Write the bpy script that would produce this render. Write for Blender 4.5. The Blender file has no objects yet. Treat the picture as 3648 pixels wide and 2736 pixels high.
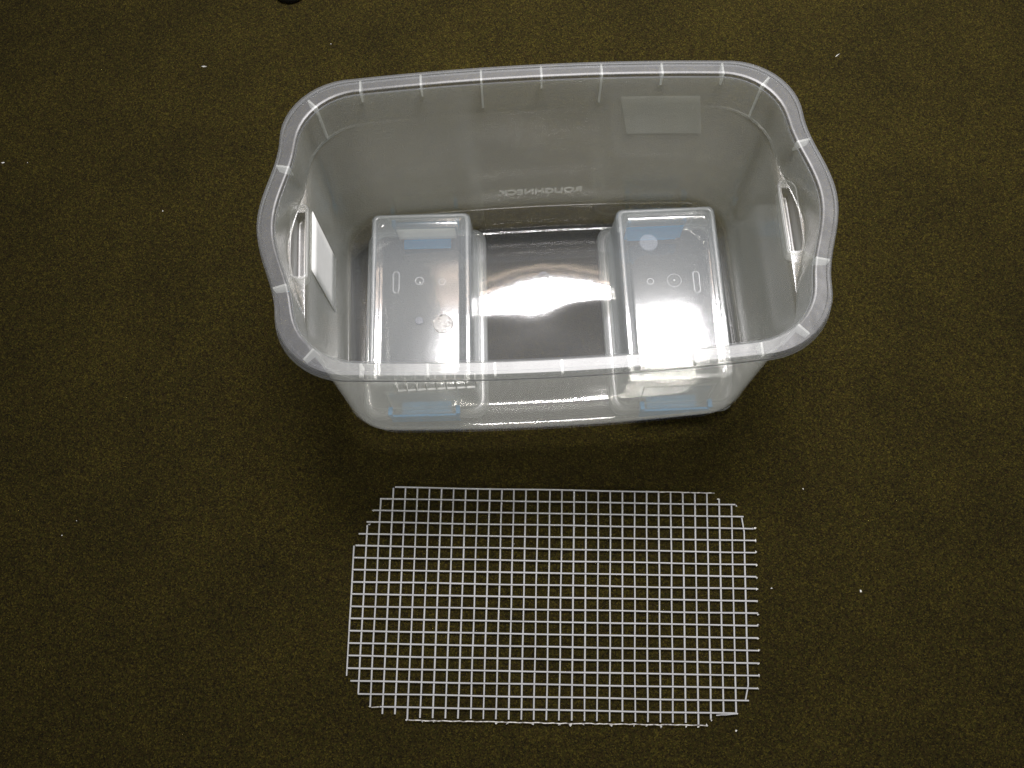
import bpy, bmesh, math, random
from mathutils import Vector, Matrix, noise
random.seed(4)
C = bpy.context.scene.collection
sc = bpy.context.scene
S = 0.02                      # one mesh pitch of the wire panel, in metres

# ------------------------------------------------------------------ camera
TH, RO, HC, LENS = math.radians(17.5), math.radians(2.0), 76.0 * S, 3300 / 3648 * 36
cd = bpy.data.cameras.new('camera'); cam = bpy.data.objects.new('camera', cd); C.objects.link(cam)
cd.lens = LENS; cd.sensor_width = 36; cd.sensor_fit = 'HORIZONTAL'; cd.clip_start = .01; cd.clip_end = 60
r0 = Vector((1, 0, 0)); fwd = Vector((0, math.sin(TH), -math.cos(TH))); dn = Vector((0, -math.cos(TH), -math.sin(TH)))
rt = r0 * math.cos(RO) + dn * math.sin(RO); dd = dn * math.cos(RO) - r0 * math.sin(RO)
M = Matrix((rt, -dd, -fwd)).transposed().to_4x4(); M.translation = (0, 0, HC)
cam.matrix_world = M
sc.camera = cam

# ------------------------------------------------------------------ light
w = bpy.data.worlds.new('World'); sc.world = w; w.use_nodes = True
bg = w.node_tree.nodes['Background']; bg.inputs[0].default_value = (.92, .97, 1.0, 1); bg.inputs[1].default_value = .165
def troffer_or_added(x, y, z, sx, sy, power, col=(1, .97, 1.0), rot=(0, 0, 0), spread=140):
    l = bpy.data.lights.new('ceiling_or_added_light', 'AREA'); l.shape = 'RECTANGLE'; l.size = sx; l.size_y = sy
    l.energy = power; l.color = col
    l.spread = math.radians(spread)
    o = bpy.data.objects.new('ceiling_or_added_light', l); C.objects.link(o); o.location = (x, y, z); o.rotation_euler = rot
    return o
troffer_or_added(.30, 1.30, 2.75, 1.2, .56, 49, spread=92)                       # the troffer that shows in the glossy plastic
troffer_or_added(.3, -2.2, 2.75, 1.2, .56, 44, spread=115)  # added fill light behind the camera, brightens the near wall
troffer_or_added(.06, 1.68, 2.74, .8, .06, .8, (1, .72, .55)); troffer_or_added(.06, 1.81, 2.74, .8, .09, 1.0, (1, .78, .62))  # added warm strips for the peach bands reflected in the tub floor
sc.view_settings.view_transform = 'Standard'; sc.view_settings.look = 'None'
sc.view_settings.exposure = 0; sc.view_settings.gamma = 1
sc.cycles.max_bounces = 24; sc.cycles.transparent_max_bounces = 64; sc.cycles.transmission_bounces = 16
sc.cycles.glossy_bounces = 6; sc.cycles.diffuse_bounces = 5
sc.cycles.use_denoising = True

# ------------------------------------------------------------------ materials
def newmat(name):
    m = bpy.data.materials.new(name); m.use_nodes = True
    nt = m.node_tree; nt.nodes.clear(); return m, nt, nt.nodes, nt.links
def math_(nt, op, a, b=None, c=None):
    n = nt.nodes.new('ShaderNodeMath'); n.operation = op
    for k, v in enumerate((a, b, c)):
        if v is None: continue
        if isinstance(v, (int, float)): n.inputs[k].default_value = v
        else: nt.links.new(v, n.inputs[k])
    return n.outputs[0]
def plastic(name, f0, col, rough=.12, trans_tint=(.97, .97, .95), spec=.045, glaze=1.0, haze=.0, bump=.0, mottled=.12):
    m, nt, N, L = newmat(name)
    out = N.new('ShaderNodeOutputMaterial')
    lw = N.new('ShaderNodeLayerWeight'); lw.inputs['Blend'].default_value = .5
    cosn = math_(nt, 'MAXIMUM', math_(nt, 'SUBTRACT', 1.0, lw.outputs['Facing']), .14)
    tc = N.new('ShaderNodeTexCoord'); ns = N.new('ShaderNodeTexNoise'); L.new(tc.outputs['Object'], ns.inputs['Vector'])
    ns.inputs['Scale'].default_value = 9; ns.inputs['Detail'].default_value = 5
    f = math_(nt, 'MULTIPLY', math_(nt, 'ADD', 1 - mottled / 2, math_(nt, 'MULTIPLY', ns.outputs[0], mottled)), -math.log(1 - f0))
    op = math_(nt, 'SUBTRACT', 1.0, math_(nt, 'EXPONENT', math_(nt, 'MULTIPLY', math_(nt, 'DIVIDE', f, math_(nt, 'POWER', cosn, .8)), -1.0)))
    d = N.new('ShaderNodeBsdfDiffuse'); d.inputs[0].default_value = (*col, 1)
    t = N.new('ShaderNodeBsdfTranslucent'); t.inputs[0].default_value = (*col, 1)
    dm = N.new('ShaderNodeMixShader'); dm.inputs[0].default_value = .58; L.new(d.outputs[0], dm.inputs[1]); L.new(t.outputs[0], dm.inputs[2])
    tr = N.new('ShaderNodeBsdfTransparent'); tr.inputs[0].default_value = (*trans_tint, 1)
    trs = tr.outputs[0]
    if haze:
        rf = N.new('ShaderNodeBsdfRefraction'); rf.inputs['IOR'].default_value = 1.0001; rf.inputs['Roughness'].default_value = .2
        rf.inputs[0].default_value = (*trans_tint, 1)
        hm = N.new('ShaderNodeMixShader'); hm.inputs[0].default_value = haze; L.new(trs, hm.inputs[1]); L.new(rf.outputs[0], hm.inputs[2]); trs = hm.outputs[0]
    bm_ = N.new('ShaderNodeMixShader'); L.new(op, bm_.inputs[0]); L.new(trs, bm_.inputs[1]); L.new(dm.outputs[0], bm_.inputs[2])
    g = N.new('ShaderNodeBsdfGlossy'); g.inputs['Roughness'].default_value = rough; g.inputs[0].default_value = (1, 1, 1, 1)
    sch = math_(nt, 'MULTIPLY', math_(nt, 'ADD', spec, math_(nt, 'MULTIPLY', math_(nt, 'POWER', lw.outputs['Facing'], 5.0), 1 - spec)), glaze)
    fm = N.new('ShaderNodeMixShader'); L.new(sch, fm.inputs[0]); L.new(bm_.outputs[0], fm.inputs[1]); L.new(g.outputs[0], fm.inputs[2])
    if bump:
        n2 = N.new('ShaderNodeTexNoise'); L.new(tc.outputs['Object'], n2.inputs['Vector']); n2.inputs['Scale'].default_value = 14; n2.inputs['Detail'].default_value = 3
        b = N.new('ShaderNodeBump'); b.inputs['Strength'].default_value = bump; b.inputs['Distance'].default_value = .004
        L.new(n2.outputs[0], b.inputs['Height']); L.new(b.outputs[0], g.inputs['Normal'])
    L.new(fm.outputs[0], out.inputs[0])
    return m
def solid(name, col, rough=.5, var=.0, scale=40, bump=0, spec=.5, col2=None):
    m, nt, N, L = newmat(name)
    out = N.new('ShaderNodeOutputMaterial'); p = N.new('ShaderNodeBsdfPrincipled')
    p.inputs['Roughness'].default_value = rough; p.inputs['Specular IOR Level'].default_value = spec
    tc = N.new('ShaderNodeTexCoord'); ns = N.new('ShaderNodeTexNoise'); L.new(tc.outputs['Object'], ns.inputs['Vector'])
    ns.inputs['Scale'].default_value = scale; ns.inputs['Detail'].default_value = 6
    cr = N.new('ShaderNodeValToRGB'); L.new(ns.outputs[0], cr.inputs[0])
    c2 = col2 or tuple(c * (1 - var) for c in col)
    cr.color_ramp.elements[0].position = .35; cr.color_ramp.elements[1].position = .6
    cr.color_ramp.elements[0].color = (*c2, 1); cr.color_ramp.elements[1].color = (*col, 1)
    L.new(cr.outputs[0], p.inputs['Base Color'])
    if bump:
        b = N.new('ShaderNodeBump'); b.inputs['Strength'].default_value = bump; b.inputs['Distance'].default_value = .002
        L.new(ns.outputs[0], b.inputs['Height']); L.new(b.outputs[0], p.inputs['Normal'])
    L.new(p.outputs[0], out.inputs[0]); return m

PW = (.81, .82, .76)
M_wall = plastic('tub_wall_plastic', .13, PW, rough=.16, spec=.035, haze=.12)
M_rim = plastic('tub_rim_plastic', .065, (.76, .80, .88), rough=.33, spec=.017, bump=.35)
M_grip = plastic('grip_plastic', .09, (.78, .79, .82), rough=.3)
M_floor = plastic('tub_floor_plastic', .075, (.78, .80, .84), rough=.075, spec=.06, bump=.08)
M_rib = plastic('rib_plastic', .33, (.86, .87, .84), rough=.25)
M_box = plastic('box_plastic', .125, (.80, .84, .87), rough=.16)
M_boxtop = plastic('box_base_plastic', .125, (.80, .84, .87), rough=.10, spec=.045, bump=.04)
M_edge = plastic('box_edge_plastic', .22, (.86, .88, .88), rough=.25)
M_mark = plastic('mark_plastic', .12, (.84, .86, .88), rough=.3)
M_blue = solid('blue_latch_plastic', (.0, .26, .56), .45, .1)
M_paper = solid('white_paper', (.88, .88, .84), .7, .04)
M_wire = solid('white_vinyl_wire', (.37, .37, .36), .6, .10, 60, .2)
M_scraped = solid('scraped_steel_wire', (.62, .60, .55), .5, .2, 160, .5, col2=(.14, .13, .12))
M_flake = solid('white_flake', (.55, .54, .5), .7, .1)
M_black = solid('black_rubber', (.006, .006, .006), .6, .3)

def carpet_material():
    m, nt, N, L = newmat('carpet')
    out = N.new('ShaderNodeOutputMaterial'); p = N.new('ShaderNodeBsdfPrincipled')
    p.inputs['Roughness'].default_value = .95; p.inputs['Specular IOR Level'].default_value = .1
    tc = N.new('ShaderNodeTexCoord')
    def nz(scale, detail, rough=.6, typ='ShaderNodeTexNoise'):
        n = N.new(typ); L.new(tc.outputs['Object'], n.inputs['Vector']); n.inputs['Scale'].default_value = scale
        n.inputs['Detail'].default_value = detail; n.inputs['Roughness'].default_value = rough; return n.outputs[0]
    v = N.new('ShaderNodeTexVoronoi'); v.inputs['Scale'].default_value = 520; L.new(tc.outputs['Object'], v.inputs['Vector'])
    sep = N.new('ShaderNodeSeparateColor'); L.new(v.outputs['Color'], sep.inputs[0])
    cr = N.new('ShaderNodeValToRGB'); L.new(sep.outputs[0], cr.inputs[0])
    e = cr.color_ramp.elements; e[0].position = 0; e[0].color = (.008, .006, .002, 1); e[1].position = 1; e[1].color = (.056, .044, .006, 1)
    for pos, c in ((.3, (.019, .013, .0016)), (.5, (.024, .0225, .003)), (.7, (.025, .016, .004)), (.85, (.036, .028, .004))):
        q = e.new(pos); q.color = (*c, 1)
    # clumps and worn areas
    a = nz(130, 3, .7); b = nz(6, 5, .6)
    f = math_(nt, 'ADD', math_(nt, 'MULTIPLY', a, 1.1), math_(nt, 'MULTIPLY', b, .9))
    f = math_(nt, 'MULTIPLY', math_(nt, 'SUBTRACT', f, .12), .93)
    mx = N.new('ShaderNodeVectorMath'); mx.operation = 'SCALE'; L.new(cr.outputs[0], mx.inputs[0]); L.new(f, mx.inputs['Scale'])
    L.new(mx.outputs[0], p.inputs['Base Color'])
    hb = math_(nt, 'ADD', math_(nt, 'MULTIPLY', v.outputs['Distance'], .6), math_(nt, 'MULTIPLY', nz(260, 4, .7), 1.0))
    bp = N.new('ShaderNodeBump'); bp.inputs['Strength'].default_value = .8; bp.inputs['Distance'].default_value = .003
    L.new(hb, bp.inputs['Height']); L.new(bp.outputs[0], p.inputs['Normal'])
    L.new(p.outputs[0], out.inputs[0]); return m

# ------------------------------------------------------------------ helpers
def link_mesh(name, verts, faces, mat, parent=None, smooth=True, solid_t=None, rim=True, scale=S, bevel=None, angle=40, offset=0):
    me = bpy.data.meshes.new(name); me.from_pydata([tuple(scale * c for c in v) for v in verts], [], faces); me.update()
    bm = bmesh.new(); bm.from_mesh(me); bmesh.ops.recalc_face_normals(bm, faces=bm.faces); bm.to_mesh(me); bm.free()
    me.materials.append(mat)
    if smooth:
        me.polygons.foreach_set('use_smooth', [True] * len(me.polygons))
        try: me.set_sharp_from_angle(angle=math.radians(angle))
        except Exception: pass
    o = bpy.data.objects.new(name, me); C.objects.link(o); o.parent = parent
    if bevel:
        b = o.modifiers.new('bevel', 'BEVEL'); b.width = bevel * scale; b.segments = 2; b.limit_method = 'ANGLE'; b.angle_limit = math.radians(45)
    if solid_t:
        s = o.modifiers.new('thickness', 'SOLIDIFY'); s.thickness = solid_t * scale; s.offset = offset; s.use_rim = rim
    return o
def boxgeo(V, F, x0, x1, y0, y1, z0, z1):
    b = len(V)
    V += [(x0, y0, z0), (x1, y0, z0), (x1, y1, z0), (x0, y1, z0), (x0, y0, z1), (x1, y0, z1), (x1, y1, z1), (x0, y1, z1)]
    F += [tuple(b + k for k in f) for f in ((0, 3, 2, 1), (4, 5, 6, 7), (0, 1, 5, 4), (1, 2, 6, 5), (2, 3, 7, 6), (3, 0, 4, 7))]
def loft(rings, close_end=False):
    n = len(rings[0]); V = [p for r in rings for p in r]; F = []
    for k in range(len(rings) - 1):
        for i in range(n):
            j = (i + 1) % n
            F.append((k * n + i, k * n + j, (k + 1) * n + j, (k + 1) * n + i))
    if close_end:
        r = rings[-1]; c = len(V); V.append(tuple(sum(p[k] for p in r) / n for k in range(3)))
        b = (len(rings) - 1) * n
        for i in range(n): F.append((b + i, b + (i + 1) % n, c))
    return V, F
def thing(name, label, cat, loc=(0, 0, 0), rz=0, group=None):
    o = bpy.data.objects.new(name, None); C.objects.link(o); o.location = loc; o.rotation_euler = (0, 0, rz)
    o.empty_display_size = .05; o['label'] = label; o['category'] = cat
    if group: o['group'] = group
    return o

# ------------------------------------------------------------------ the carpeted floor
n = 60
V = [(-3.5 + 7 * i / n, -3 + 7 * j / n, 0) for j in range(n + 1) for i in range(n + 1)]
F = [(j * (n + 1) + i, j * (n + 1) + i + 1, (j + 1) * (n + 1) + i + 1, (j + 1) * (n + 1) + i) for j in range(n) for i in range(n)]
fl = link_mesh('floor', V, F, carpet_material(), scale=1)
fl['kind'] = 'structure'; fl['label'] = 'dark brown and green speckled carpet floor'

# ------------------------------------------------------------------ the storage tub
TUB = thing('storage_tub', 'large clear frosted plastic storage tub with curved handles, two small boxes inside', 'storage tub',
            (2.754 * S, 29.359 * S, 0), math.radians(1.0))
def ring(A, B, r, z, bulge=0, bow=0, n1=14, n2=12, n3=16, zf=None):
    q = []
    for k in range(n1): q.append((A, (B - r) * k / n1))
    for k in range(n2): a = math.pi / 2 * k / n2; q.append((A - r + r * math.cos(a), B - r + r * math.sin(a)))
    for k in range(n3): q.append(((A - r) * (1 - k / n3), B))
    q.append((0, B))
    def mod(x, y):
        if abs(y) < 6.5: x += bulge * math.cos(math.pi * y / 13) ** 2
        if x > A - r: s = max(0, (y - (B - r)) / r); yy = y - bow * s
        else: yy = y - bow * (x / (A - r)) ** 2
        return x, yy
    q = [mod(*p) for p in q]
    full = q + [(-x, y) for x, y in q[-2::-1]] + [(-x, -y) for x, y in q[1:]] + [(x, -y) for x, y in q[-2:0:-1]]
    return [(x, y, z if zf is None else z + zf(x, y)) for x, y in full]
G = 1.35
# rim: rolled skirt, outer bead, flat flange
rim = [ring(18.0, 11.46, 5.0, 20.25, G, .45), ring(17.92, 11.38, 5.0, 20.6, G, .45), ring(17.88, 11.35, 4.95, 20.85, G, .45),
       ring(17.81, 11.28, 4.9, 20.95, G, .45), ring(17.64, 11.12, 4.9, 20.95, G, .45), ring(17.6, 11.08, 4.85, 20.88, G, .45),
       ring(17.02, 10.53, 4.65, 20.87, G, .43), ring(16.94, 10.45, 4.6, 20.87, G, .42), ring(16.86, 10.37, 4.55, 20.83, G, .42), ring(16.83, 10.34, 4.5, 20.72, G, .41), ring(16.82, 10.33, 4.5, 20.5, G, .41)]
V, F = loft(rim); link_mesh('rim', V, F, M_rim, TUB, solid_t=.11, angle=28)
# wall
wall = [ring(16.82, 10.33, 4.5, 20.5, G, .41), ring(16.8, 10.3, 4.5, 19.5, G + .02, .4), ring(16.79, 10.28, 4.5, 18.2, G + .05, .4),
        ring(16.78, 10.26, 4.5, 17.25, G + .08, .4), ring(16.80, 10.25, 4.5, 17.05, G * 1.02, .4), ring(16.85, 10.25, 4.48, 17.02, G * .92, .4), ring(16.86, 10.25, 4.48, 17.01, G * .84, .4),
        ring(16.88, 10.25, 4.45, 16.995, G * .10, .4), ring(16.88, 10.25, 4.4, 16.985, .03, .4), ring(16.86, 10.25, 4.4, 16.95, .0, .4), ring(16.78, 10.25, 4.35, 16.85, 0, .4),
        ring(16.74, 10.25, 4.3, 16.4, 0, .4), ring(16.65, 10.15, 4.2, 12, 0, .38), ring(16.55, 10.05, 4.0, 7, 0, .36), ring(16.48, 10.05, 3.9, 4.2, 0, .35), ring(16.45, 10.05, 3.8, 3.25, 0, .35),
        ring(16.42, 10.02, 3.8, 3.12, 0, .35), ring(16.28, 9.90, 3.7, 3.08, 0, .35), ring(16.22, 9.85, 3.7, 3.0, 0, .35)]
V, F = loft(wall)
def in_grip(f):      # the openings of the hand grips in the two end ledges
    p = [V[k] for k in f]; cy = sum(q[1] for q in p) / 4; xs = [abs(q[0]) for q in p]
    return all(abs(q[2] - 17.0) < .015 for q in p) and max(xs) - min(xs) > .3 and min(xs) > 16.8 and abs(cy - .55) < 2.45
F = [f for f in F if not in_grip(f)]
link_mesh('wall', V, F, M_wall, TUB, solid_t=.11, rim=False, angle=60)
# floor of the tub: foot, gutter, raised panel that is slightly domed
SL = ((-7.4, .04), (-6.5, .095), (-4.5, .125), (-3, .135), (-.5, .13), (.8, .105), (2.2, .07), (4.2, .03), (5.6, 0), (9, 0))
def zint(y):
    z = 0; a = -7.4
    for (y0, s0), (y1, s1) in zip(SL, SL[1:]):
        if y <= y0: break
        t = min(1, (y - y0) / (y1 - y0)); z += (y1 - y0) * t * (s0 + (s0 + (s1 - s0) * t)) / 2
    return z
def warp(x, y):
    q_ = max(0, min(1, (7.5 - y) / 2.2 if y > 0 else (7.5 + y) / 1.0)); ey = q_ * q_ * (3 - 2 * q_)
    sm = min(1, max(0, (abs(x - .4) - 6.0) / 2.6)); e = (1 - sm * sm * (3 - 2 * sm)) * ey * (1 + .02 * x)
    u = (x - .4) / 5; q = max(0, 1 - (y / 7.5) ** 2); h = 1 / (1 + math.exp(-(y - .5) * 1.2))
    return e * zint(min(7.4, y + q * (3.0 * h * u * u * math.exp(-abs(u) * .4) - (1 - h) * 1.7 / (1 + math.exp(-(x - 2.5) * .9)) + .05 * math.sin(x * 1.1))))
foot = [ring(16.22, 9.85, 3.7, 3.0, 0, .35), ring(16.1, 9.72, 3.6, 2.2, 0, .35), ring(15.95, 9.6, 3.6, 1.5, 0, .35), ring(15.88, 9.55, 3.5, .5, 0, .35), ring(15.6, 9.35, 3.3, .22, 0, .33),
        ring(15.1, 8.95, 3.0, .1, 0, .3), ring(14.9, 8.75, 2.9, .12, 0, .3), ring(14.8, 8.65, 2.9, .26, 0, .3), ring(13.9, 7.65, 2.5, .30, 0, .25),
        ring(13.8, 7.52, 2.5, .38, 0, .25), ring(13.66, 7.4, 2.5, .40, 0, .25)]
for k in range(1, 48):
    t = 1 - k / 48.0
    foot.append(ring(13.66 * t, 7.4 * t, 2.5 * t, .40, 0, .25 * t, zf=warp))
V, F = loft(foot, True); V[-1] = (0, 0, .4 + warp(0, 0))
link_mesh('base', V, F, M_floor, TUB, solid_t=.11, rim=False, angle=35)

V = []; F = []
rr = [[(.4 + q * math.cos(math.pi * k / 16), 3.7 + q * math.sin(math.pi * k / 16), .47 + dz + warp(.4 + q * math.cos(math.pi * k / 16), 3.7 + q * math.sin(math.pi * k / 16))) for k in range(32)] for q, dz in ((.55, 0), (.5, .04), (.05, .04))]
V, F = loft(rr, True); link_mesh('moulded_disc', V, F, plastic('gate_disc', .3, (.6, .61, .64)), TUB, angle=60)
def wall_at(z, pts=((20.5, 10.33), (17, 10.22), (12, 10.08), (3, 10.05))):
    for (z1, b1), (z0, b0) in zip(pts, pts[1:]):
        if z >= z0: return b0 + (b1 - b0) * (z - z0) / (z1 - z0)
    return pts[-1][1]
# gussets under the flange
def rib(px, py, nx, ny, depth, inner=.0, outer=.98, top=20.72, taper=.18, side=None):
    """a thin plate standing out from the wall at (px,py), outward direction (nx,ny)"""
    tx, ty = -ny * .07, nx * .07
    prof = [(inner + .06, top), (outer, top - .05), (outer - .05, top - .75), (max(.22, outer - .75), top - 1.0), (taper + inner, top - depth), (inner + .02, top - depth - .05)]
    V = []; F = []
    for s in (-1, 1):
        for d, z in prof: V.append((px + nx * d + s * tx, py + ny * d + s * ty, z))
    m_ = len(prof); F = [tuple(range(m_)), tuple(range(2 * m_ - 1, m_ - 1, -1))] + [(i, (i + 1) % m_, m_ + (i + 1) % m_, m_ + i) for i in range(m_)]
    link_mesh('rib', V, F, M_rib, TUB, smooth=False)
def flange_pt(frac, refring=None):
    pass
for k in range(-3, 4):
    x = k * 4.23 + .25
    yb = 10.36 - .41 * (x / 12.3) ** 2
    for s in (1, -1): rib(x, s * yb, 0, s, 3.1 if abs(k) == 1 else 1.15)
a = math.radians(47)
for sx in (1, -1):
    for sy in (1, -1):
        cx, cy = 16.82 - 4.5, 10.33 - 4.5 - .3
        rib(sx * (cx + 4.5 * math.cos(a)), sy * (cy + 4.5 * math.sin(a)), sx * math.cos(a), sy * math.sin(a), 3.7, outer=1.0)
        yy = 4.3
        b_ = G * math.cos(math.pi * yy / 13) ** 2
        rib(sx * (16.84 + b_), sy * yy, sx * .97, sy * .22, 1.0)
# hand grips: a capsule shaped pocket let into each end ledge
def pocket(sx):
    def cap(hw, hl, z, lean=0, ns=9):
        pts = []
        for k in range(ns + 1): a = math.pi * k / ns; pts.append((hw * math.cos(a), hl - hw + hw * math.sin(a)))
        for k in range(ns + 1): a = math.pi + math.pi * k / ns; pts.append((hw * math.cos(a), -(hl - hw) + hw * math.sin(a)))
        return [(sx * (17.56 - .035 * y * y + x + lean), y + .55, z) for x, y in pts]
    rings = [cap(.66, 2.95, 17.0), cap(.61, 2.88, 17.12), cap(.55, 2.82, 17.12), cap(.50, 2.76, 17.0), cap(.47, 2.70, 16.3), cap(.44, 2.66, 15.7), cap(.42, 2.63, 15.5), cap(.39, 2.58, 15.44), cap(.36, 2.54, 15.42), cap(.2, 2.3, 15.42), cap(.08, 2.1, 15.42)]
    V, F = loft(rings, True)
    link_mesh('hand_grip', V, F, M_grip, TUB, solid_t=.07, angle=70)
pocket(1); pocket(-1)
# paper label on the left end wall
V = []; F = []
ny, nz = 6, 5
for j in range(nz + 1):
    for i in range(ny + 1):
        z = 8.3 + 8.0 * j / nz; y = -1.3 + 4.6 * i / ny
        V.append((-(16.58 + .018 * (z - 8) - .12), y, z))
F = [(j * (ny + 1) + i, j * (ny + 1) + i + 1, (j + 1) * (ny + 1) + i + 1, (j + 1) * (ny + 1) + i) for j in range(nz) for i in range(ny)]
o = link_mesh('paper_label', V, F, M_paper, TUB, solid_t=.02); o['label'] = 'white rectangular paper label on the left end wall'
# pale sheet imitating a reflection, added outside the far wall, towards the right
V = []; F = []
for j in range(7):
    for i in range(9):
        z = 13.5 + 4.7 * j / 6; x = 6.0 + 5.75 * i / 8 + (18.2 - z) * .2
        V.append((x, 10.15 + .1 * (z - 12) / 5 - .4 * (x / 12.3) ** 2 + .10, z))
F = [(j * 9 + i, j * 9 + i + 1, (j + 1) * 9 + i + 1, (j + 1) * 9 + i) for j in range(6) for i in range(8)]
o = link_mesh('reflection_patch', V, F, plastic('reflection_patch', .10, (.86, .86, .78), mottled=1.0, rough=.4), TUB, solid_t=.01, rim=False); o['label'] = 'pale see-through rectangular patch imitating a reflection on the far wall'
# moulded lettering on the outside of the far wall (reads mirrored from inside)
fc = bpy.data.curves.new('lettering', 'FONT'); fc.body = 'ROUGHNECK'; fc.size = 1.15 * S; fc.extrude = .035 * S; fc.align_x = 'CENTER'; fc.offset = .03 * S
fc.space_character = 1.0
ft = bpy.data.objects.new('lettering_outline', fc); C.objects.link(ft); bpy.context.view_layer.update()
fm_ = bpy.data.meshes.new_from_object(ft.evaluated_get(bpy.context.evaluated_depsgraph_get())); bpy.data.objects.remove(ft)
fo = bpy.data.objects.new('lettering', fm_); C.objects.link(fo); fo.parent = TUB
fo.location = (.45 * S, 10.16 * S, 4.9 * S); fo.rotation_euler = (math.radians(90), 0, math.pi); fm_.materials.clear(); fm_.materials.append(plastic('lettering_plastic', .16, (.8, .81, .78), rough=.3))
# moulded comb of short ribs on the outside of the near wall, below the rim
V = []; F = []
for k in range(9):
    x = -10.7 + k * .665
    boxgeo(V, F, x - .035, x + .035, -10.5, -10.0, 16.0, 17.5)
boxgeo(V, F, -10.735, -5.345, -10.51, -10.38, 15.92, 16.0)
link_mesh('moulded_comb', V, F, M_rib, TUB, smooth=False)

# ------------------------------------------------------------------ the two shoe boxes, upside down
def rrect(A, B, r, z, n=6, zf=None):
    pts = []
    for cx, cy, a0 in ((A - r, B - r, 0), (-(A - r), B - r, 90), (-(A - r), -(B - r), 180), (A - r, -(B - r), 270)):
        for k in range(n + 1):
            a = math.radians(a0 + 90 * k / n); pts.append((cx + r * math.cos(a), cy + r * math.sin(a), z))
    # subdivide the straights so that the slight warp shows
    out = []
    for i, p in enumerate(pts):
        q = pts[(i + 1) % len(pts)]; out.append(p)
        if math.dist(p, q) > 1.2 * r:
            for t in range(1, 8): out.append(tuple(p[k] + (q[k] - p[k]) * t / 8 for k in range(3)))
    return [(x, y, z + (zf(x, y) if zf else 0)) for x, y, z in out]
def shoebox(cx, cy, rz, label, left):
    # two loose clips hang from the end rims; the far one of the right box is folded up against the wall
    b = thing('shoebox', label, 'plastic box', (0, 0, 0), 0)
    a = math.radians(1.0)
    b.location = ((2.754 + cx * math.cos(a) - cy * math.sin(a)) * S, (29.359 + cx * math.sin(a) + cy * math.cos(a)) * S, .52 * S)
    b.rotation_euler = (0, 0, a + rz)
    H = 5.85
    body = [rrect(4.55, 7.95, .75, .95), rrect(4.5, 7.9, .75, 1.2), rrect(4.3, 7.72, .7, 2.6), rrect(4.1, 7.55, .55, H - .35), rrect(4.06, 7.52, .5, H - .1), rrect(3.98, 7.45, .45, H)]
    V, F = loft(body); link_mesh('wall', V, F, M_box, b, solid_t=.09, rim=False, angle=50)
    def tw(x, y):
        e = max(0, 1 - (x / 3.4) ** 2) * max(0, 1 - (y / 7) ** 2)
        return e * (.012 * math.sin(x * .5 + y * .25) if left else .015 * math.sin(x * .7 + .4))
    top = [rrect(3.98, 7.45, .45, H), rrect(3.72, 7.2, .4, H), rrect(3.66, 7.14, .4, H - .12), rrect(3.42, 6.86, .35, H - .14), rrect(3.36, 6.8, .35, H - .22), rrect(3.25, 6.7, .3, H - .24)]
    for k in range(1, 16):
        t = 1 - k / 16.0; top.append(rrect(3.25 * t, 6.7 * t, .3 * t, H - .24, zf=tw))
    V, F = loft(top, True); V[-1] = (0, 0, H - .24 + tw(0, 0))
    link_mesh('base', V, F, M_boxtop, b, solid_t=.08, rim=False, angle=35)
    edge = [rrect(3.95, 7.42, .45, H + .005), rrect(3.88, 7.35, .42, H + .075), rrect(3.78, 7.25, .4, H + .075), rrect(3.72, 7.19, .4, H + .005)]
    V, F = loft(edge); link_mesh('foot_rim', V, F, M_edge, b, angle=50)
    fl_ = [rrect(4.5, 7.9, .8, .96), rrect(4.66, 8.06, .9, .98), rrect(4.7, 8.1, .9, .8), rrect(4.98, 8.38, 1.0, .78), rrect(5.14, 8.54, 1.1, .7), rrect(5.2, 8.6, 1.1, .5), rrect(5.22, 8.62, 1.1, -.05)]
    V, F = loft(fl_); link_mesh('rim', V, F, M_edge, b, solid_t=.08, angle=60)
    for s in (1, -1):
        V = []; F = []
        # clip plate hooked over the end of the rim, with two ears
        if s > 0 and not left:
            boxgeo(V, F, -2.9, 2.1, 7.36, 7.48, .5, 2.7)
            boxgeo(V, F, -2.5, 1.8, 7.48, 8.5, -.06, .08)
            for e in (-1, 1): boxgeo(V, F, min(e * 2.6, e * 2.3), max(e * 2.6, e * 2.3), 8.3, 8.75, .9, 1.8)
        else:
            boxgeo(V, F, -2.85, 2.85, s * 8.74 if s > 0 else -8.92, 8.92 if s > 0 else -8.74, .1, 1.8)
            boxgeo(V, F, -2.1, 2.1, 7.15 if s > 0 else -8.74, 8.74 if s > 0 else -7.15, -.07, .09)
            for e in (-1, 1): boxgeo(V, F, min(e * 2.95, e * 2.6), max(e * 2.95, e * 2.6), 8.2 if s > 0 else -8.9, 8.9 if s > 0 else -8.2, 1.81, 2.35)
        l = link_mesh('latch', V, F, M_blue, b, smooth=False, bevel=.04)
        # pale recess moulded in the wall above the latch
        V = []; F = []
        yy = lambda z: 7.95 - (z - 1.0) * .095 + .06
        for x0, x1, z0, z1 in ((-2.9, -2.8, 1.6, 4.6), (2.8, 2.9, 1.6, 4.6), (-2.9, 2.9, 4.6, 4.7)):
            b0 = len(V)
            for z in (z0, z1):
                for x in (x0, x1):
                    V.append((x, s * yy(z), z)); V.append((x, s * (yy(z) + .08), z))
            F += [(b0, b0 + 2, b0 + 3, b0 + 1), (b0 + 4, b0 + 5, b0 + 7, b0 + 6), (b0, b0 + 4, b0 + 6, b0 + 2), (b0 + 1, b0 + 3, b0 + 7, b0 + 5), (b0, b0 + 1, b0 + 5, b0 + 4), (b0 + 2, b0 + 6, b0 + 7, b0 + 3)]
        link_mesh('recess_frame', V, F, M_edge, b, smooth=False)
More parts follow.
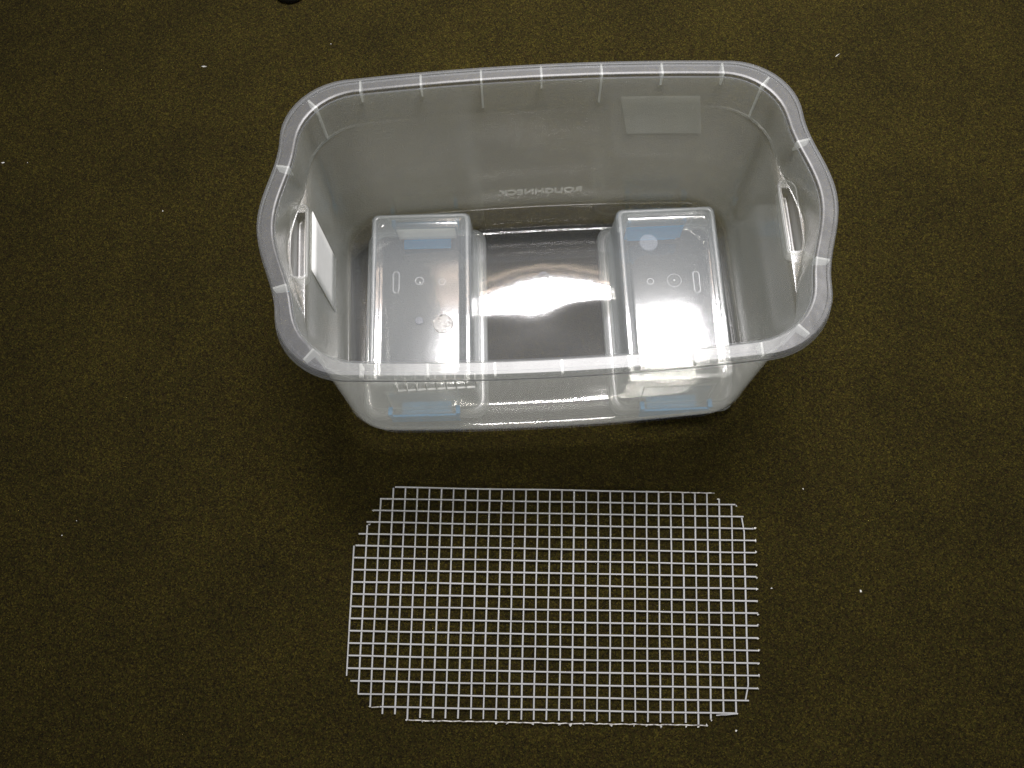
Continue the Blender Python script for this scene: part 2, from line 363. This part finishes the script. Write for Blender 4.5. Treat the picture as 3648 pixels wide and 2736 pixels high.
    # moulded marks in the base
    def disc(x, y, r, mat, h=.05, name='moulded_disc', n=28, r2=None):
        rr = [[(x + q * math.cos(2 * math.pi * k / n), y + q * math.sin(2 * math.pi * k / n), H - .2 + z) for k in range(n)] for q, z in ((r, 0), (r - .03, h), (r2 if r2 else .02, h))]
        if r2: rr.append([(p[0], p[1], H - .2) for p in rr[-1]])
        V, F = loft(rr, not r2); return link_mesh(name, V, F, mat, b, angle=50)
    def slot(x, y, hw, hl, name='moulded_slot'):
        def cap(w_, l_, z):
            pts = []
            for k in range(9): a = math.pi * k / 8; pts.append((x + w_ * math.cos(a), y + l_ - w_ + w_ * math.sin(a), z))
            for k in range(9): a = math.pi + math.pi * k / 8; pts.append((x + w_ * math.cos(a), y - l_ + w_ + w_ * math.sin(a), z))
            return pts
        V, F = loft([cap(hw, hl, H - .18), cap(hw - .03, hl - .03, H - .11), cap(hw - .09, hl - .09, H - .11), cap(hw - .12, hl - .12, H - .18)])
        link_mesh(name, V, F, M_mark, b, angle=50)
    return b, disc, slot
bl, disc, slot = shoebox(-9.95, .45, math.radians(-1.6), 'upside-down clear shoebox on the left with a white paper label on its far end', True)
slot(-2.0, 1.4, .3, 1.0)
disc(-.1, 1.5, .38, M_mark, r2=.3); disc(-.05, 1.35, .09, M_rib, .1, 'moulding_gate'); disc(1.75, 1.35, .32, M_mark, r2=.24)
disc(-.1, -2.0, .33, plastic('grey_mark', .4, (.35, .37, .42)))
M_grit = solid('date_stamp', (.62, .60, .56), .6, 0, 220, .6, col2=(.10, .09, .08))
V = []; F = []
# rough round stamp with raised specks
disc(1.85, -2.3, .82, plastic('stamp_haze', .6, (.62, .60, .56), spec=.02), .04, 'round_stamp')
rs = random.Random(5)
for k in range(46):
    a_, r_ = rs.uniform(0, 6.28), .78 * math.sqrt(rs.random()); x, y = 1.85 + r_ * math.cos(a_), -2.3 + r_ * math.sin(a_); q = rs.uniform(.03, .085)
    boxgeo(V, F, x - q, x + q, y - q * .8, y + q * .8, 5.7, 5.74)
o = link_mesh('stamp_marks', V, F, M_grit, bl, smooth=False); o['kind'] = 'stuff'
# paper label on the far end
V = []; F = []
for i in range(7):
    for j in range(4):
        z = .45 + 2.6 * j / 3; V.append((-2.45 + 5.1 * i / 6, 7.93 - (z - 1.0) * .125 - .12, z))
F = [(i * 4 + j, (i + 1) * 4 + j, (i + 1) * 4 + j + 1, i * 4 + j + 1) for i in range(6) for j in range(3)]
o = link_mesh('paper_label', V, F, M_paper, bl, solid_t=.02); o['label'] = 'white paper label on the far end of the box'
br, disc, slot = shoebox(10.6, -.15, math.radians(-.6), 'upside-down clear shoebox on the right, its base washed out by the ceiling light', False)
disc(-1.6, 4.5, .75, plastic('pale_disc', .17, (.8, .85, .95)), .06)
slot(2.0, .75, .3, 1.0)
disc(.2, 1.0, .6, M_mark, r2=.55); disc(.2, 1.0, .09, M_rib, .1, 'moulding_gate'); disc(-1.75, 1.0, .3, M_mark, r2=.24)

# ------------------------------------------------------------------ the cut wire panel
HM = ((.99762, -.056177, -13.11479), (-.050584, -.957119, 15.40909), (.00013254, .00130648, 1.0))
def gp(i, j):
    q = [m[0] * i + m[1] * j + m[2] for m in HM]; return q[0] / q[2], q[1] / q[2]
gx, gy = gp(16, 9.5)
GRID = thing('wire_panel', 'white coated wire mesh panel with cut corners lying on the carpet', 'wire mesh', (gx * S, gy * S, 0), 0)
rg = random.Random(11)
def wire(path, r, mat, name='wire'):
    nseg = 6; V = []; F = []
    for k, (x, y, z) in enumerate(path):
        p0 = Vector(path[max(0, k - 1)]); p1 = Vector(path[min(len(path) - 1, k + 1)]); t = (p1 - p0).normalized()
        s = t.cross(Vector((0, 0, 1))).normalized(); u = s.cross(t)
        for a in range(nseg):
            v = Vector((x, y, z)) + s * r * math.cos(2 * math.pi * a / nseg) + u * r * math.sin(2 * math.pi * a / nseg)
            V.append(tuple(v))
    m_ = len(path)
    for k in range(m_ - 1):
        for a in range(nseg):
            b_ = (a + 1) % nseg; F.append((k * nseg + a, k * nseg + b_, (k + 1) * nseg + b_, (k + 1) * nseg + a))
    F.append(tuple(range(nseg))); F.append(tuple(range((m_ - 1) * nseg, m_ * nseg)))
    return link_mesh(name, V, F, mat, GRID, angle=60)
def gz(i, j):   # the panel is not perfectly flat on the pile
    return .20 + .10 * noise.noise(Vector((i * .11, j * .13, 3.1))) + .05
RW = .07
cols = {0: (5, 15.6), 1: (3.25, 17), 2: (1, 18), 3: (.05, 18.55), 4: (0, 18.55), 5: (0, 19)}
for i in range(6, 33): cols[i] = (0, 18.8)
cols[28] = (0, 19); cols[29] = (.05, 18.45); cols[30] = (.5, 18); cols[31] = (1, 18); cols[32] = (2.05, 17)
for i, (a_, b_) in cols.items():
    wob = rg.uniform(-.02, .02)
    ts = [a_ + (b_ - a_) * k / 12 for k in range(13)]
    path = []
    for t in ts:
        x, y = gp(i + wob * math.sin(t * .7 + i), t); path.append((x - gx, y - gy, gz(i, t)))
    if i == 32:
        x, y = path[0][:2]; path[0] = (x - .18, y - .02, path[0][2]); x, y = path[-1][:2]; path[-1] = (x - .25, y, path[-1][2])
    wire(path, RW, M_wire)
rows = {0: (3.15, 25), 1: (1.95, 31.3), 2: (1.45, 31.95), 3: (.95, 32.75), 4: (.35, 32.8), 5: (.15, 32.9), 16: (.35, 32.7), 17: (1, 32), 18: (2.8, 31)}
for j in range(6, 16): rows[j] = (0, 32.88 + rg.uniform(-.05, .05))
for j, (a_, b_) in rows.items():
    wob = rg.uniform(-.02, .02); path = []
    for k in range(21):
        t = a_ + (b_ - a_) * k / 20
        x, y = gp(t, j + wob * math.sin(t * .5 + j)); path.append((x - gx, y - gy, gz(t, j) + RW * 1.15))
    wire(path, RW * .96, M_wire)
def thin(i0, j0, i1, j1, r, mat, jag):
    path = []; m_ = max(4, int(abs(i1 - i0) * 3))
    for k in range(m_ + 1):
        t = k / m_; i = i0 + (i1 - i0) * t; j = j0 + (j1 - j0) * t + rg.uniform(-jag, jag)
        x, y = gp(i, j); path.append((x - gx, y - gy, gz(i, j) + RW))
    o = wire(path, r, mat); o['label'] = 'thin edge wire scraped where it was cut'
thin(25, 0, 29.6, .04, .05, M_scraped, .02); thin(5.1, 19, 16.5, 19.02, .045, M_scraped, .03); thin(16.5, 19.02, 28.6, 18.98, .045, M_scraped, .03)
thin(2.1, 18.05, 2.8, 18.0, .04, M_scraped, .01); thin(29.4, 18.2, 31, 18.02, .045, M_wire, .02)
# chips of coating left on the cut ends
def chip(i, j, s, parent=GRID, name='coating_chip', loc=None, mat=None, V=None, F=None):
    x, y = gp(i, j) if loc is None else loc
    if loc is None: x -= gx; y -= gy
    b0 = len(V); z = .3
    pts = [(rg.uniform(-1, 1), rg.uniform(-1, 1), rg.uniform(-.5, .5)) for _ in range(6)]
    for p in ((1, 0, 0), (-1, 0, 0), (0, 1, 0), (0, -1, 0), (0, 0, 1), (0, 0, -1)):
        q = [p[k] * s * rg.uniform(.5, 1.4) + rg.uniform(-.4, .4) * s for k in range(3)]
        V.append((x + q[0], y + q[1], z + q[2]))
    for f in ((0, 2, 4), (2, 1, 4), (1, 3, 4), (3, 0, 4), (2, 0, 5), (1, 2, 5), (3, 1, 5), (0, 3, 5)): F.append(tuple(b0 + k for k in f))
def chipobj(i, j, s):
    V = []; F = []; chip(i, j, s, V=V, F=F); chip(i + rg.uniform(-.1, .1), j + rg.uniform(-.06, .06), s * .7, V=V, F=F)
    link_mesh('coating_chip', V, F, M_flake, GRID, smooth=False)
for j in range(3, 17): chipobj(32.9 if j < 16 else 32.75, j + rg.uniform(-.06, .1), .09)
for i in range(12, 29):
    if rg.random() < .8: chipobj(i + rg.uniform(-.1, .1), 19.1, rg.uniform(.06, .11))
for p in ((5, 18.95), (1.15, 3.2), (1.1, 3.0), (29.9, .5), (31.4, 1.05), (29, 18.55), (6.2, 19.05), (7.1, 19.05), (2, 18), (28.6, 18.95), (31, 18.02), (1.45, 2.0)): chipobj(p[0], p[1], .09)

# ------------------------------------------------------------------ lint on the carpet, a black foot at the top edge
def bpj(vx, vy):
    d = (rt * ((vx * 3648 / 2212 - 1824) / 3300) + dd * ((vy * 3648 / 2212 - 1368) / 3300) + fwd); t = -HC / d.z; return d.x * t / S, d.y * t / S
LINT = ((442, 144, .17, 'pale thread of lint on the carpet above and left of the tub'), (352, 456, .10, 'white lint speck on the carpet left of the tub handle'),
        (715, 95, .08, 'tiny lint speck just above the back left corner of the tub'), (166, 1125, .09, 'white lint speck far left of the wire panel, upper of a close pair'),
        (134, 1157, .09, 'white lint speck far left of the wire panel, lower of a close pair'), (1667, 1271, .10, 'white lint speck close to the right edge of the wire panel'),
        (1859, 1277, .12, 'bright lint crumb well right of the wire panel'), (1735, 1056, .07, 'faint lint speck right of the top corner of the wire panel'),
        (1590, 1578, .12, 'white crumb below the bottom right corner of the wire panel'), (1110, 1175, .07, 'lint speck inside the wire mesh near its middle top'),
        (1247, 1213, .07, 'lint speck inside the wire mesh right of its middle'), (60, 352, .07, 'tiny speck near the left edge of the picture, upper one'),
        (1808, 120, .14, 'curled pale hair on the carpet right of the tub top'), (1480, 1195, .06, 'lint speck inside the right part of the wire mesh'),
        (1700, 365, .0, ''), (6, 352, .11, 'pale lint strand at the very left edge of the picture'))
for k, (vx, vy, s, lab) in enumerate(LINT):
    if not s: continue
    x, y = bpj(vx, vy); V = []; F = []
    s *= .75; chip(0, 0, s, loc=(0, 0), V=V, F=F)
    st = 2.4 if lab.startswith(('pale', 'curled')) else 1
    V = [(a_ * st, b_ / st ** .5, (c_ - .3) * .5 + s * .4) for a_, b_, c_ in V]
    o = link_mesh('lint_fleck', V, F, M_flake, None, smooth=False)
    o.location = (x * S, y * S, .0); o.rotation_euler = (0, 0, .5 + rg.uniform(-.5, .5)); o['group'] = 'lint on the carpet'
    o['label'] = lab; o['category'] = 'lint'
x, y = bpj(629, -14)
rr = []
for q, z in ((.9, 0), (1.25, .12), (1.35, .5), (1.3, .9), (1.05, 1.15), (.8, 1.3), (.78, 2.2), (.7, 2.3)):
    rr.append([(1.15 * q * math.cos(2 * math.pi * k / 32), q * math.sin(2 * math.pi * k / 32), z) for k in range(32)])
V, F = loft(rr, True)
o = link_mesh('furniture_foot', V, F, M_black); o.location = (x * S, y * S, 0)
o['label'] = 'black rounded foot just showing at the top edge of the picture'; o['category'] = 'furniture foot'
